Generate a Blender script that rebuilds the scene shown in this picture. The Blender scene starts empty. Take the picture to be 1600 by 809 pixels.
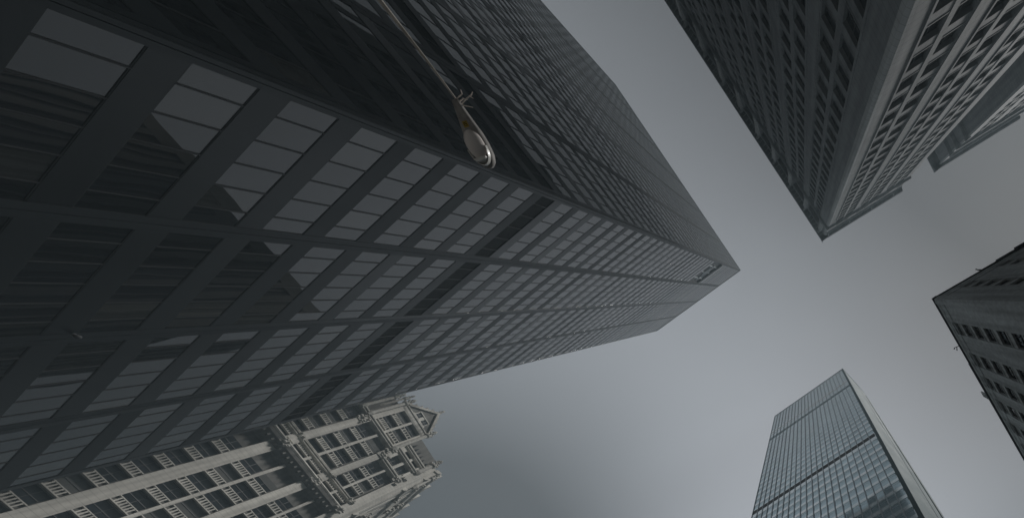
import bpy, math, random
from mathutils import Matrix, Vector
random.seed(7)
rad = math.radians
S = bpy.context.scene
COL = S.collection
CAMZ = 1.6                      # eye height above the pavement; every z below is measured from the eye

# ------------------------------------------------------------------ camera
RX = ((-0.8437469, 0.5121556, 0.1605858), (-0.535037, -0.7787199, -0.3276138), (-0.0427378, -0.3623425, 0.9310647))
cam_d = bpy.data.cameras.new("camera")
cam = bpy.data.objects.new("camera", cam_d); COL.objects.link(cam)
cam.matrix_world = Matrix(((RX[0][0], -RX[0][1], -RX[0][2], 0), (RX[1][0], -RX[1][1], -RX[1][2], 0),
                           (RX[2][0], -RX[2][1], -RX[2][2], CAMZ), (0, 0, 0, 1)))
cam_d.sensor_width = 36; cam_d.sensor_fit = 'HORIZONTAL'
cam_d.lens = 12.6318; cam_d.shift_x = -0.299856; cam_d.shift_y = 0.171866
cam_d.clip_start = 0.05; cam_d.clip_end = 5000
S.camera = cam
S.render.resolution_x = 1024; S.render.resolution_y = 517

# ------------------------------------------------------------------ sky and sun
SKY_K, SKY_0 = 7.7, -0.42
SUN_AZ, SUN_EL = -161.0, 50.0   # azimuth from +X towards +Y
W = bpy.data.worlds.new("World"); S.world = W; W.use_nodes = True
nt = W.node_tree; nt.nodes.clear()
def N(t, kind, **kw):
    n = t.nodes.new(kind)
    for k, v in kw.items(): setattr(n, k, v)
    return n
out = N(nt, 'ShaderNodeOutputWorld'); bg = N(nt, 'ShaderNodeBackground')
sky = N(nt, 'ShaderNodeTexSky', sky_type='NISHITA', sun_disc=False, sun_elevation=rad(SUN_EL),
        sun_rotation=rad(90 - SUN_AZ), air_density=1.0, dust_density=1.0, ozone_density=1.0)
hs = N(nt, 'ShaderNodeHueSaturation'); hs.inputs['Saturation'].default_value = 0.9
gm = N(nt, 'ShaderNodeGamma'); gm.inputs['Gamma'].default_value = 0.15     # a high overcast evens the sky out
nt.links.new(sky.outputs[0], hs.inputs['Color']); nt.links.new(hs.outputs[0], gm.inputs['Color'])
# the cloud sheet is thinnest, and so brightest, in one broad patch
geo = N(nt, 'ShaderNodeTexCoord')
dot = N(nt, 'ShaderNodeVectorMath', operation='DOT_PRODUCT')
va, ve = rad(-3), rad(31)
dot.inputs[1].default_value = (math.cos(va)*math.cos(ve), math.sin(va)*math.cos(ve), math.sin(ve))
nt.links.new(geo.outputs['Generated'], dot.inputs[0])
def chain(src, *ops):
    for op, v in ops:
        n = N(nt, 'ShaderNodeMath', operation=op)
        nt.links.new(src, n.inputs[0])
        if v is not None:
            if isinstance(v, float): n.inputs[1].default_value = v
            else: nt.links.new(v, n.inputs[1])
        src = n.outputs[0]
    return src
# ... thinner towards one side of the sky, with one heavier bank of cloud
lean = N(nt, 'ShaderNodeVectorMath', operation='DOT_PRODUCT'); lean.inputs[1].default_value = (.333*SKY_K, -.14*SKY_K, 0)
nt.links.new(geo.outputs['Generated'], lean.inputs[0])
bank = chain(dot.outputs['Value'], ('MINIMUM', 0.99999), ('ARCCOSINE', None), ('DIVIDE', rad(26)), ('POWER', 2.0), ('MULTIPLY', -1.0), ('EXPONENT', None), ('MULTIPLY', -.46*SKY_K))
sepz = N(nt, 'ShaderNodeSeparateXYZ'); nt.links.new(geo.outputs['Generated'], sepz.inputs[0])
low = N(nt, 'ShaderNodeMapRange'); low.interpolation_type = 'SMOOTHSTEP'                  # murkier towards the horizon
low.inputs['From Min'].default_value = .28; low.inputs['From Max'].default_value = .80
low.inputs['To Min'].default_value = .22; low.inputs['To Max'].default_value = 1.0
nt.links.new(sepz.outputs['Z'], low.inputs['Value'])
patch = chain(bank, ('ADD', lean.outputs['Value']), ('ADD', .265*SKY_K+SKY_0), ('MAXIMUM', .10*SKY_K), ('MULTIPLY', low.outputs[0]))
cl = N(nt, 'ShaderNodeTexNoise'); cl.inputs['Scale'].default_value = 1.6; cl.inputs['Detail'].default_value = 3
cm = N(nt, 'ShaderNodeMapRange'); cm.inputs['To Min'].default_value = 0.90; cm.inputs['To Max'].default_value = 1.10
nt.links.new(geo.outputs['Generated'], cl.inputs['Vector']); nt.links.new(cl.outputs['Fac'], cm.inputs['Value'])
mmul = chain(patch, ('MULTIPLY', cm.outputs[0]))
vs = N(nt, 'ShaderNodeVectorMath', operation='SCALE')
nt.links.new(gm.outputs[0], vs.inputs[0]); nt.links.new(mmul, vs.inputs['Scale'])
nt.links.new(vs.outputs[0], bg.inputs['Color']); bg.inputs['Strength'].default_value = 0.1
nt.links.new(bg.outputs[0], out.inputs['Surface'])
sd = bpy.data.lights.new("sun", 'SUN'); sd.energy = 1.5; sd.angle = rad(10); sd.color = (1.0, 0.98, 0.95)
so = bpy.data.objects.new("sun", sd); COL.objects.link(so)
a, e = rad(SUN_AZ), rad(SUN_EL)
so.rotation_euler = Vector((-math.cos(a)*math.cos(e), -math.sin(a)*math.cos(e), -math.sin(e))).to_track_quat('-Z', 'Y').to_euler()
vw = S.view_settings
vw.view_transform = 'Standard'; vw.look = 'None'; vw.gamma = 1.0; vw.exposure = 0.8; vw.use_curve_mapping = False
S.render.engine = 'CYCLES'
S.cycles.max_bounces = 6; S.cycles.volume_bounces = 0

HAZE = 0.0013
# ------------------------------------------------------------------ materials
def mat(name):
    m = bpy.data.materials.new(name); m.use_nodes = True
    t = m.node_tree
    return m, t, t.nodes['Principled BSDF']
def stone(name, col, var=0.18, scale=0.6, rough=0.85, streak=0.25, bump=0.15, spec=0.3, courses=0.0):
    m, t, p = mat(name)
    co = N(t, 'ShaderNodeTexCoord')
    n1 = N(t, 'ShaderNodeTexNoise'); n1.inputs['Scale'].default_value = scale; n1.inputs['Detail'].default_value = 8
    n1.inputs['Roughness'].default_value = 0.65
    mp = N(t, 'ShaderNodeMapping'); mp.inputs['Scale'].default_value = (1.1, 1.1, 0.06)   # long run-off streaks
    n2 = N(t, 'ShaderNodeTexNoise'); n2.inputs['Scale'].default_value = 0.8; n2.inputs['Detail'].default_value = 5
    t.links.new(co.outputs['Object'], n1.inputs['Vector'])
    t.links.new(co.outputs['Object'], mp.inputs['Vector']); t.links.new(mp.outputs[0], n2.inputs['Vector'])
    m1 = N(t, 'ShaderNodeMapRange'); m1.inputs['From Min'].default_value = .25; m1.inputs['From Max'].default_value = .75
    m1.inputs['To Min'].default_value = 1-var; m1.inputs['To Max'].default_value = 1+var
    m2 = N(t, 'ShaderNodeMapRange'); m2.inputs['From Min'].default_value = .35; m2.inputs['From Max'].default_value = .7
    m2.inputs['To Min'].default_value = 1.0+streak*.3; m2.inputs['To Max'].default_value = 1-streak
    t.links.new(n1.outputs['Fac'], m1.inputs['Value']); t.links.new(n2.outputs['Fac'], m2.inputs['Value'])
    mu = N(t, 'ShaderNodeMath', operation='MULTIPLY')
    t.links.new(m1.outputs[0], mu.inputs[0]); t.links.new(m2.outputs[0], mu.inputs[1])
    last = mu.outputs[0]
    if courses:                                          # thin mortar joints between the stone courses
        sx = N(t, 'ShaderNodeSeparateXYZ'); t.links.new(co.outputs['Object'], sx.inputs[0])
        d = N(t, 'ShaderNodeMath', operation='DIVIDE'); d.inputs[1].default_value = courses
        t.links.new(sx.outputs['Z'], d.inputs[0])
        fr = N(t, 'ShaderNodeMath', operation='FRACT'); t.links.new(d.outputs[0], fr.inputs[0])
        g = N(t, 'ShaderNodeMath', operation='GREATER_THAN'); g.inputs[1].default_value = .07
        t.links.new(fr.outputs[0], g.inputs[0])
        gm = N(t, 'ShaderNodeMapRange'); gm.inputs['To Min'].default_value = .72; gm.inputs['To Max'].default_value = 1
        t.links.new(g.outputs[0], gm.inputs['Value'])
        mu2 = N(t, 'ShaderNodeMath', operation='MULTIPLY')
        t.links.new(last, mu2.inputs[0]); t.links.new(gm.outputs[0], mu2.inputs[1]); last = mu2.outputs[0]
    sc = N(t, 'ShaderNodeVectorMath', operation='SCALE'); sc.inputs[0].default_value = col
    t.links.new(last, sc.inputs['Scale']); t.links.new(sc.outputs[0], p.inputs['Base Color'])
    p.inputs['Roughness'].default_value = rough; p.inputs['Specular IOR Level'].default_value = spec
    if bump:
        b = N(t, 'ShaderNodeBump'); b.inputs['Strength'].default_value = bump; b.inputs['Distance'].default_value = .05
        n3 = N(t, 'ShaderNodeTexNoise'); n3.inputs['Scale'].default_value = 3.0; n3.inputs['Detail'].default_value = 6
        t.links.new(co.outputs['Object'], n3.inputs['Vector'])
        t.links.new(n3.outputs['Fac'], b.inputs['Height']); t.links.new(b.outputs[0], p.inputs['Normal'])
    return m
def metal(name, col, rough=0.4, metallic=0.0, spec=0.5, var=0.12, scale=1.5):
    m, t, p = mat(name)
    co = N(t, 'ShaderNodeTexCoord'); n1 = N(t, 'ShaderNodeTexNoise')
    n1.inputs['Scale'].default_value = scale; n1.inputs['Detail'].default_value = 5
    t.links.new(co.outputs['Object'], n1.inputs['Vector'])
    m1 = N(t, 'ShaderNodeMapRange'); m1.inputs['From Min'].default_value = .3; m1.inputs['From Max'].default_value = .7
    m1.inputs['To Min'].default_value = 1-var; m1.inputs['To Max'].default_value = 1+var
    t.links.new(n1.outputs['Fac'], m1.inputs['Value'])
    sc = N(t, 'ShaderNodeVectorMath', operation='SCALE'); sc.inputs[0].default_value = col
    t.links.new(m1.outputs[0], sc.inputs['Scale']); t.links.new(sc.outputs[0], p.inputs['Base Color'])
    m3 = N(t, 'ShaderNodeMapRange'); m3.inputs['To Min'].default_value = rough*.8; m3.inputs['To Max'].default_value = min(1, rough*1.2)
    t.links.new(n1.outputs['Fac'], m3.inputs['Value']); t.links.new(m3.outputs[0], p.inputs['Roughness'])
    p.inputs['Metallic'].default_value = metallic; p.inputs['Specular IOR Level'].default_value = spec
    return m
def panels(m, amount):
    """each panel of the cladding a little lighter or darker, with its own sheen"""
    t = m.node_tree; p = t.nodes['Principled BSDF']
    g = N(t, 'ShaderNodeNewGeometry'); mr = N(t, 'ShaderNodeMapRange')
    mr.inputs['To Min'].default_value = 1-amount; mr.inputs['To Max'].default_value = 1+amount
    t.links.new(g.outputs['Random Per Island'], mr.inputs['Value'])
    for sock in ('Base Color', 'Roughness'):
        l = p.inputs[sock].links[0].from_socket
        if sock == 'Base Color':
            v = N(t, 'ShaderNodeVectorMath', operation='SCALE'); t.links.new(l, v.inputs[0]); t.links.new(mr.outputs[0], v.inputs['Scale'])
        else:
            v = N(t, 'ShaderNodeMath', operation='MULTIPLY'); t.links.new(l, v.inputs[0]); t.links.new(mr.outputs[0], v.inputs[1])
        t.links.new(v.outputs[0], p.inputs[sock])
    return m
def tilt(t, p, amount, normal=None):
    """no two panes hang quite in the same plane"""
    g = N(t, 'ShaderNodeNewGeometry'); oi = N(t, 'ShaderNodeObjectInfo')
    cx = N(t, 'ShaderNodeCombineXYZ'); t.links.new(g.outputs['Random Per Island'], cx.inputs[0]); t.links.new(oi.outputs['Random'], cx.inputs[1])
    wn = N(t, 'ShaderNodeTexWhiteNoise'); t.links.new(cx.outputs[0], wn.inputs['Vector'])
    sb = N(t, 'ShaderNodeVectorMath', operation='SUBTRACT'); sb.inputs[1].default_value = (.5, .5, .5); t.links.new(wn.outputs['Color'], sb.inputs[0])
    sc = N(t, 'ShaderNodeVectorMath', operation='SCALE'); sc.inputs['Scale'].default_value = amount; t.links.new(sb.outputs[0], sc.inputs[0])
    ad = N(t, 'ShaderNodeVectorMath', operation='ADD'); t.links.new(normal if normal else g.outputs['Normal'], ad.inputs[0]); t.links.new(sc.outputs[0], ad.inputs[1])
    nm = N(t, 'ShaderNodeVectorMath', operation='NORMALIZE'); t.links.new(ad.outputs[0], nm.inputs[0])
    t.links.new(nm.outputs[0], p.inputs['Normal'])
def glass(name, dark, light, share=0.9, rough=0.03, ior=1.5, spec=0.5, wave=0.02, wscale=0.35, wdist=0.6, lean=0.02):
    """dark glazing: most panes show a dark room, some a blind; float glass slightly wavy"""
    m, t, p = mat(name)
    g = N(t, 'ShaderNodeNewGeometry'); r = N(t, 'ShaderNodeValToRGB'); r.color_ramp.interpolation = 'CONSTANT'
    r.color_ramp.elements[0].color = (*dark, 1)
    r.color_ramp.elements[1].position = share; r.color_ramp.elements[1].color = (*light, 1)
    el = r.color_ramp.elements.new(share*.5); el.color = (dark[0]*1.6, dark[1]*1.6, dark[2]*1.7, 1)
    oi = N(t, 'ShaderNodeObjectInfo'); ad = N(t, 'ShaderNodeMath', operation='ADD'); fr = N(t, 'ShaderNodeMath', operation='FRACT')
    t.links.new(g.outputs['Random Per Island'], ad.inputs[0]); t.links.new(oi.outputs['Random'], ad.inputs[1])
    t.links.new(ad.outputs[0], fr.inputs[0])
    t.links.new(fr.outputs[0], r.inputs['Fac']); t.links.new(r.outputs[0], p.inputs['Base Color'])
    p.inputs['Roughness'].default_value = rough; p.inputs['IOR'].default_value = ior
    p.inputs['Specular IOR Level'].default_value = spec
    n1 = N(t, 'ShaderNodeTexNoise'); n1.inputs['Scale'].default_value = wscale; n1.inputs['Detail'].default_value = 1
    t.links.new(g.outputs['Position'], n1.inputs['Vector'])
    b = N(t, 'ShaderNodeBump'); b.inputs['Strength'].default_value = wave; b.inputs['Distance'].default_value = wdist
    t.links.new(n1.outputs['Fac'], b.inputs['Height']); tilt(t, p, lean, b.outputs[0])
    return m

M = dict(
    bronze=metal('dark_bronze_panel', (.0085, .011, .0128), .42, 0, .27, .10, .25),
    bronze_line=metal('dark_joint', (.008, .008, .009), .6, 0, .3),
    mullion=metal('grey_mullion', (.028, .030, .032), .6, 0, .2),
    tglass=glass('tinted_tower_glass', (.006, .007, .008), (.030, .031, .030), .80, .012, 1.64, .5, .012, .30, .5, .022),
    louvre=metal('black_louvre', (.012, .0135, .015), .5, 0, .35),
    pale_metal=metal('pale_metal', (.55, .56, .56), .4, 0, .5),
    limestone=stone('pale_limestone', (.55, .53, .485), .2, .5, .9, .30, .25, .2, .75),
    limestone_dark=stone('shaded_limestone', (.17, .165, .155), .25, .8, .9, .35, .3, .2),  # dark copy of the limestone: shade of recesses and undersides put into its colour
    carved=stone('carved_limestone', (.44, .425, .39), .35, 2.2, .9, .4, .8, .2),
    carved_grey=stone('grey_pier_stone', (.26, .255, .24), .2, .8, .9, .3, .2, .2),
    slate=stone('dark_slate_roof', (.022, .024, .027), .3, 1.2, .75, .2, .3, .2),
    wglass=glass('old_window_glass', (.010, .012, .014), (.10, .10, .095), .72, .06, 1.5, .5, .03, .8, .3, .05),
    sash=metal('dark_sash', (.03, .03, .032), .5),
    grey_stone=stone('grey_granite_wall', (.27, .278, .283), .22, .5, .85, .28, .2, .25, .9),
    grey_pale=stone('pale_lit_stone', (.48, .485, .48), .14, .6, .85, .3, .2, .25, .9),  # paler copy of the granite: light on strip, brackets and panels put into colour
    grey_dark=stone('dark_grey_stone', (.075, .078, .082), .2, .7, .9, .3, .2, .2),  # dark grey tone for core walls, copings and small fittings
    alum=metal('anodised_aluminium', (.90, .97, .98), .10, .85, .5, .07, .2),
    alum_pale=metal('pale_aluminium', (.14, .185, .195), .75, .0, .4, .08, .15),
    alum_col=metal('dark_aluminium_fin', (.40, .44, .46), .4, .7, .5),
    lglass=metal('mirror_grey_glass', (.52, .64, .68), .08, .92, .5, .10, .12),
    brick=stone('grey_brick', (.64, .655, .655), .25, 1.4, .9, .35, .3, .2, .3),
    brick_band=stone('pale_spandrel_brick', (.72, .73, .725), .2, 1.4, .9, .3, .3, .2, .3),
    lamp_grey=metal('grey_painted_metal', (.32, .31, .295), .6, 0, .4, .25, 9.0),
    arm_metal=metal('galvanised_arm', (.50, .47, .43), .55, .0, .5, .25, 7.0),
    lens_glint=metal('white_glint', (.80, .79, .75), .3, 0, .5),  # white stands in for light on the lens rim and end
    sticker=metal('yellow_sticker', (.42, .30, .05), .6, 0, .3),
    ink=metal('black_ink', (.01, .01, .01), .7, 0, .2),
    twig=metal('pale_wire', (.75, .68, .62), .6, 0, .3, .3, 20.0),
    asphalt=stone('asphalt', (.05, .05, .051), .25, 1.2, .9, .1, .3, .3),
    paving=stone('pavement_concrete', (.24, .235, .225), .2, .7, .9, .1, .2, .3),
    white=metal('road_paint', (.7, .7, .68), .7),
)
panels(M['bronze'], .28); panels(M['alum'], .06)
tilt(M['lglass'].node_tree, M['lglass'].node_tree.nodes['Principled BSDF'], .03); panels(M['lglass'], .12)
lg, t, p = mat('ribbed_lens_glass')
p.inputs['Base Color'].default_value = (.92, .86, .82, 1); p.inputs['Roughness'].default_value = .15
p.inputs['Transmission Weight'].default_value = .1; p.inputs['IOR'].default_value = 1.35
wv = N(t, 'ShaderNodeTexNoise'); wv.inputs['Scale'].default_value = 22
bb = N(t, 'ShaderNodeBump'); bb.inputs['Strength'].default_value = .35; bb.inputs['Distance'].default_value = .01
co = N(t, 'ShaderNodeTexCoord'); t.links.new(co.outputs['Object'], wv.inputs['Vector'])
t.links.new(wv.outputs['Fac'], bb.inputs['Height']); t.links.new(bb.outputs[0], p.inputs['Normal'])
M['lens'] = lg

# ------------------------------------------------------------------ mesh helpers
class Face:
    """a vertical wall plane: s runs along it, z up (from eye level), d outwards"""
    def __init__(self, A, ang=None, B=None, view=(0.0, 0.0)):
        self.A = Vector((A[0], A[1]))
        self.u = (Vector((B[0], B[1]))-self.A).normalized() if B else Vector((math.cos(rad(ang)), math.sin(rad(ang))))
        n = Vector((-self.u.y, self.u.x))
        self.sg = 1
        if n.dot(Vector(view)-self.A) < 0: n = -n; self.sg = -1
        self.n = n
    def pt(self, s, z, d=0.0):
        q = self.A+self.u*s+self.n*d
        return (q.x, q.y, z+CAMZ)
    def angle(self): return math.atan2(self.u.y, self.u.x)
class Local:
    """frame of a repeated part: s along x, d along +-y"""
    def __init__(self, sg): self.sg = sg
    def pt(self, s, z, d=0.0): return (s, self.sg*d, z)
class MB:
    def __init__(self): self.v = []; self.f = []; self.m = []
    def quad(self, pts, m=0):
        i = len(self.v); self.v += pts; self.f.append(tuple(range(i, i+len(pts)))); self.m.append(m)
    def hexa(self, P, m=0, flip=False, skip=()):
        i = len(self.v); self.v += P
        F = [(0, 1, 5, 4), (1, 2, 6, 5), (2, 3, 7, 6), (3, 0, 4, 7), (4, 5, 6, 7), (3, 2, 1, 0)]
        for k, f in enumerate(F):
            if k in skip: continue
            f = tuple(i+j for j in f)
            self.f.append(f[::-1] if flip else f); self.m.append(m)
    def box(self, F, s0, s1, z0, z1, d0, d1, m=0):
        P = [F.pt(s0, z0, d0), F.pt(s1, z0, d0), F.pt(s1, z0, d1), F.pt(s0, z0, d1),
             F.pt(s0, z1, d0), F.pt(s1, z1, d0), F.pt(s1, z1, d1), F.pt(s0, z1, d1)]
        self.hexa(P, m, F.sg < 0)
    def profile(self, F, s0, s1, pr, m=0):
        """closed (d, z) outline extruded along s"""
        n = len(pr); i = len(self.v)
        self.v += [F.pt(s0, z, d) for d, z in pr]+[F.pt(s1, z, d) for d, z in pr]
        for k in range(n):
            j = (k+1) % n; f = (i+k, i+j, i+n+j, i+n+k)
            self.f.append(f[::-1] if F.sg < 0 else f); self.m.append(m)
        self.f.append(tuple(range(i, i+n))); self.f.append(tuple(range(i+2*n-1, i+n-1, -1))); self.m += [m, m]
    def slab(self, F, pts, d0, d1, m=0):
        """(s, z) outline with thickness d0..d1"""
        n = len(pts); i = len(self.v)
        self.v += [F.pt(s, z, d0) for s, z in pts]+[F.pt(s, z, d1) for s, z in pts]
        for k in range(n):
            j = (k+1) % n; self.f.append((i+k, i+j, i+n+j, i+n+k)); self.m.append(m)
        self.f.append(tuple(range(i+n-1, i-1, -1))); self.f.append(tuple(range(i+n, i+2*n))); self.m += [m, m]
    def prism(self, poly, z0, z1, m=0):
        n = len(poly); i = len(self.v)
        self.v += [(x, y, z0+CAMZ) for x, y in poly]+[(x, y, z1+CAMZ) for x, y in poly]
        for k in range(n):
            j = (k+1) % n; self.f.append((i+k, i+j, i+n+j, i+n+k)); self.m.append(m)
        self.f.append(tuple(range(i+n-1, i-1, -1))); self.f.append(tuple(range(i+n, i+2*n))); self.m += [m, m]
    def rings(self, rings, m=0, cap=True):
        n = len(rings[0]); i = len(self.v)
        for r in rings: self.v += r
        for a in range(len(rings)-1):
            for k in range(n):
                j = (k+1) % n
                self.f.append((i+a*n+k, i+a*n+j, i+(a+1)*n+j, i+(a+1)*n+k)); self.m.append(m)
        if cap:
            self.f.append(tuple(range(i+n-1, i-1, -1))); L = i+(len(rings)-1)*n
            self.f.append(tuple(range(L, L+n))); self.m += [m, m]
    def tube(self, pts, radii, n=10, m=0):
        R = []; pts = [Vector(p) for p in pts]; ref = Vector((0.31, 0.22, 0.92)).normalized()
        for k, p in enumerate(pts):
            d = (pts[min(k+1, len(pts)-1)]-pts[max(k-1, 0)]).normalized()
            x = d.cross(ref).normalized(); y = d.cross(x).normalized()
            R.append([tuple(p+(x*math.cos(q)+y*math.sin(q))*radii[k]) for q in [2*math.pi*j/n for j in range(n)]])
        self.rings(R, m)
    def lathe(self, c, prof, n=10, m=0):
        self.rings([[(c[0]+r*math.cos(2*math.pi*j/n), c[1]+r*math.sin(2*math.pi*j/n), c[2]+z) for j in range(n)] for r, z in prof], m)
    def add(self, other, M4):
        i = len(self.v)
        self.v += [tuple(M4 @ Vector(v)) for v in other.v]
        self.f += [tuple(i+k for k in f) for f in other.f]; self.m += other.m
    def mesh(self, name, mats, org=(0, 0, 0), smooth=False, fix=False):
        me = bpy.data.meshes.new(name)
        me.from_pydata([(v[0]-org[0], v[1]-org[1], v[2]-org[2]) for v in self.v], [], self.f)
        for q in mats: me.materials.append(q)
        me.polygons.foreach_set('material_index', self.m)
        if smooth: me.polygons.foreach_set('use_smooth', [True]*len(me.polygons))
        me.update()
        if fix:
            import bmesh
            b = bmesh.new(); b.from_mesh(me); bmesh.ops.recalc_face_normals(b, faces=b.faces); b.to_mesh(me); b.free()
        return me
    def build(self, name, mats, parent=None, smooth=False, fix=False):
        org = tuple(parent.location) if parent and parent.type == 'EMPTY' else (tuple(parent['org']) if parent else (0, 0, 0))
        o = bpy.data.objects.new(name, self.mesh(name, mats, org, smooth, fix)); COL.objects.link(o)
        o['org'] = org
        if parent: o.parent = parent
        return o
def thing(name, label, cat, loc, group=None):
    o = bpy.data.objects.new(name, None); COL.objects.link(o); o.location = loc; o.empty_display_size = .5
    o['label'] = label; o['category'] = cat
    if group: o['group'] = group
    return o
def struct(name, mb, m, kind='structure', fix=False):
    o = mb.build(name, m, fix=fix); o['kind'] = kind; return o

# how large a rectangle shows in the photograph (only used to choose which repeats become parts of their own)
def project(P):
    x, y, z = P[0], P[1], P[2]-CAMZ
    c = [RX[0][k]*x+RX[1][k]*y+RX[2][k]*z for k in range(3)]
    if c[2] < .2: return None
    return (1279.77+561.414*c[0]/c[2], 679.485+561.414*c[1]/c[2])
def seen(F, s0, s1, z0, z1):
    q = [project(F.pt(s, z)) for s, z in ((s0, z0), (s1, z0), (s1, z1), (s0, z1))]
    if None in q: return 0
    for ax, lim, keep in ((0, 0, 1), (0, 1600, -1), (1, 0, 1), (1, 809, -1)):
        r = []
        for k in range(len(q)):
            a, b = q[k-1], q[k]; ia = keep*(a[ax]-lim) >= 0; ib = keep*(b[ax]-lim) >= 0
            if ia != ib:
                t = (lim-a[ax])/(b[ax]-a[ax]); r.append((a[0]+t*(b[0]-a[0]), a[1]+t*(b[1]-a[1])))
            if ib: r.append(b)
        q = r
        if not q: return 0
    return abs(sum(q[k-1][0]*q[k][1]-q[k][0]*q[k-1][1] for k in range(len(q))))/2
def repeats(name, items, mats, parent, limit=100, hidden=lambda F, s: False):
    """items: (face, s, z, w, h, proto MB key fn). the largest in view become parts, the rest one stuff part"""
    items = sorted(items, key=lambda i: 0 if hidden(i[0], i[1]) else -seen(i[0], i[1], i[1]+i[3], i[2], i[2]+i[4]))
    cache = {}; rest = MB()
    for k, (F, s, z, w, h, key, make) in enumerate(items):
        ck = (key, F.sg)
        if ck not in cache:
            b = MB(); make(b, Local(F.sg)); cache[ck] = (b, b.mesh(name, mats))
        b, me = cache[ck]; p = Vector(F.pt(s, z))
        if k < limit:
            o = bpy.data.objects.new(name, me); COL.objects.link(o); o.parent = parent
            o.location = p-parent.location; o.rotation_euler = (0, 0, F.angle())
        else:
            rest.add(b, Matrix.Translation(p) @ Matrix.Rotation(F.angle(), 4, 'Z'))
    if rest.v:
        o = rest.build(name, mats, parent); o['kind'] = 'stuff'

# ------------------------------------------------------------------ ground
g = MB(); g.quad([(-600, -600, 0), (600, -600, 0), (600, 600, 0), (-600, 600, 0)])
struct('road', g, [M['asphalt']])
g = MB()
g.prism([(-1.5, -4.0), (150, -4.0), (150, 200), (10.5, 200), (10.5, 40), (-1.5, 40)], -CAMZ, -CAMZ+.13)
struct('pavement', g, [M['paving']], fix=True)
g = MB()
for k in range(14):
    x = -14+k*.0; g.quad([(-8.1, -3+k*6, .006), (-7.9, -3+k*6, .006), (-7.9, k*6, .006), (-8.1, k*6, .006)])
struct('lane_marking', g, [M['white']])

# ------------------------------------------------------------------ hazy air
hm = bpy.data.materials.new('haze_air'); hm.use_nodes = True
ht = hm.node_tree; ht.nodes.remove(ht.nodes['Principled BSDF'])
pv = N(ht, 'ShaderNodeVolumePrincipled'); pv.inputs['Density'].default_value = HAZE
pv.inputs['Color'].default_value = (.68, .86, .95, 1); pv.inputs['Anisotropy'].default_value = 0.0
ht.links.new(pv.outputs[0], ht.nodes['Material Output'].inputs['Volume'])
g = MB(); g.prism([(-620, -620), (620, -620), (620, 620), (-620, 620)], -CAMZ-1, 226)
struct('haze', g, [hm], kind='stuff', fix=True)

# ------------------------------------------------------------------ the dark glass tower
P0 = (19.917, 26.485)
GL = Face(P0, 0.0)                     # face over the avenue, 54.6 m
GR = Face(P0, 89.0)                    # face over the side street, 86 m
GT = thing('glass_tower', 'tall black glass office tower filling the left half, dark bands between its windows',
           'building', (P0[0], P0[1], 0))
HT = 200.0
def tower_face(F, width, nb, wall, line, right):
    pitch = width/nb; rows = []
    for k in range(-7, 7): rows.append((25.84+3.87*k, 2.56))
    for k in range(36): rows.append((56.74+3.94*k, 2.60))
    zs = sorted(rows)
    edges = []
    for b in range(nb):
        s0 = b*pitch+(.75 if b == 0 else .69); s1 = (b+1)*pitch-(.72 if b == nb-1 else .69)
        edges.append((s0, s1))
    # columns between the bays, split by an open joint
    for b in range(nb+1):
        c = b*pitch
        lo = 0.0 if b == 0 else c-.69; hi = width if b == nb else c+.69
        if b == 0:
            wall.box(F, .003, .30, -CAMZ, HT, -.35, .06); wall.box(F, .36, .75, -CAMZ, HT-.01, -.35, .07)
        elif b == nb:
            wall.box(F, lo-.03, hi, -CAMZ, HT, -.35, .07)
        else:
            wall.box(F, lo, c-.035, -CAMZ, HT, -.35, .07); wall.box(F, c+.035, hi, -CAMZ, HT, -.35, .07)
    # spandrels between the rows
    zprev = -CAMZ; prev_top = None
    win = []
    gaps = []
    cur = -CAMZ
    for z0, h in zs:
        if z0 <= -CAMZ: continue
        gaps.append((cur, z0)); cur = z0+h
    gaps.append((cur, HT))
    for b, (s0, s1) in enumerate(edges):
        for (a0, a1) in gaps:
            if a1-a0 > 4.2 and 50 < a0 < 54:            # the plant floor: louvres between two spandrels
                wall.box(F, s0+.002, s1-.002, a0, 52.95, -.35, .045); wall.box(F, s0+.002, s1-.002, 55.35, a1, -.35, .045)
            elif (not right) and b == 0 and 145.5 < a0 < 157: continue
            elif (not right) and b in (1, 2) and 142 < a0 < 143.9:
                wall.box(F, s0+.002, s1-.002, a0+.75, a1, -.35, .045)
            elif right and b in (1, 4, 5) and 145.5 < a0 < 147.5:
                wall.box(F, s0+.002, s1-.002, a0+.7, a1, -.35, .045)
            else: wall.box(F, s0+.002, s1-.002, a0, a1, -.35, .045)
        for z0, h in zs:
            if z0 <= -CAMZ: continue
            if (not right) and b == 0 and 146 < z0 < 158: continue
            win.append((F, s0, z0, s1-s0, h, ('w', round(s1-s0, 3), h), pane(s1-s0, h)))
    return win, edges
def pane(w, h):
    def make(b, L):
        c = w/2; cuts = [c-4.52, c-2.26, c, c+2.26, c+4.52]
        if w > 12.6: cuts = [c-4.8, c-2.4, c, c+2.4, c+4.8]
        x = [0]+cuts+[w]
        for k in range(len(x)-1): b.box(L, x[k]+.002, x[k+1]-.002, .002, h-.002, -.12, 0.0, 0)   # every pane its own sheet
        for q in cuts: b.box(L, q-.045, q+.045, .003, h-.003, -.05, .05, 1)
        b.box(L, .004, w-.004, .004, .05, -.05, .03, 1); b.box(L, .004, w-.004, h-.05, h-.004, -.05, .03, 1)
    return make
wall = MB()
wl, el = tower_face(GL, 54.65, 4, wall, None, False)
wr, er = tower_face(GR, 86.0, 6, wall, None, True)
C = Vector(P0); uL, uR = GL.u, GR.u
core = [C+uL*.4+uR*.4, C+uL*54.4+uR*.4, C+uL*54.4+uR*85.7, C+uL*.4+uR*85.7]
wall.prism([(q.x, q.y) for q in core], -CAMZ, HT-.6)
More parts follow.
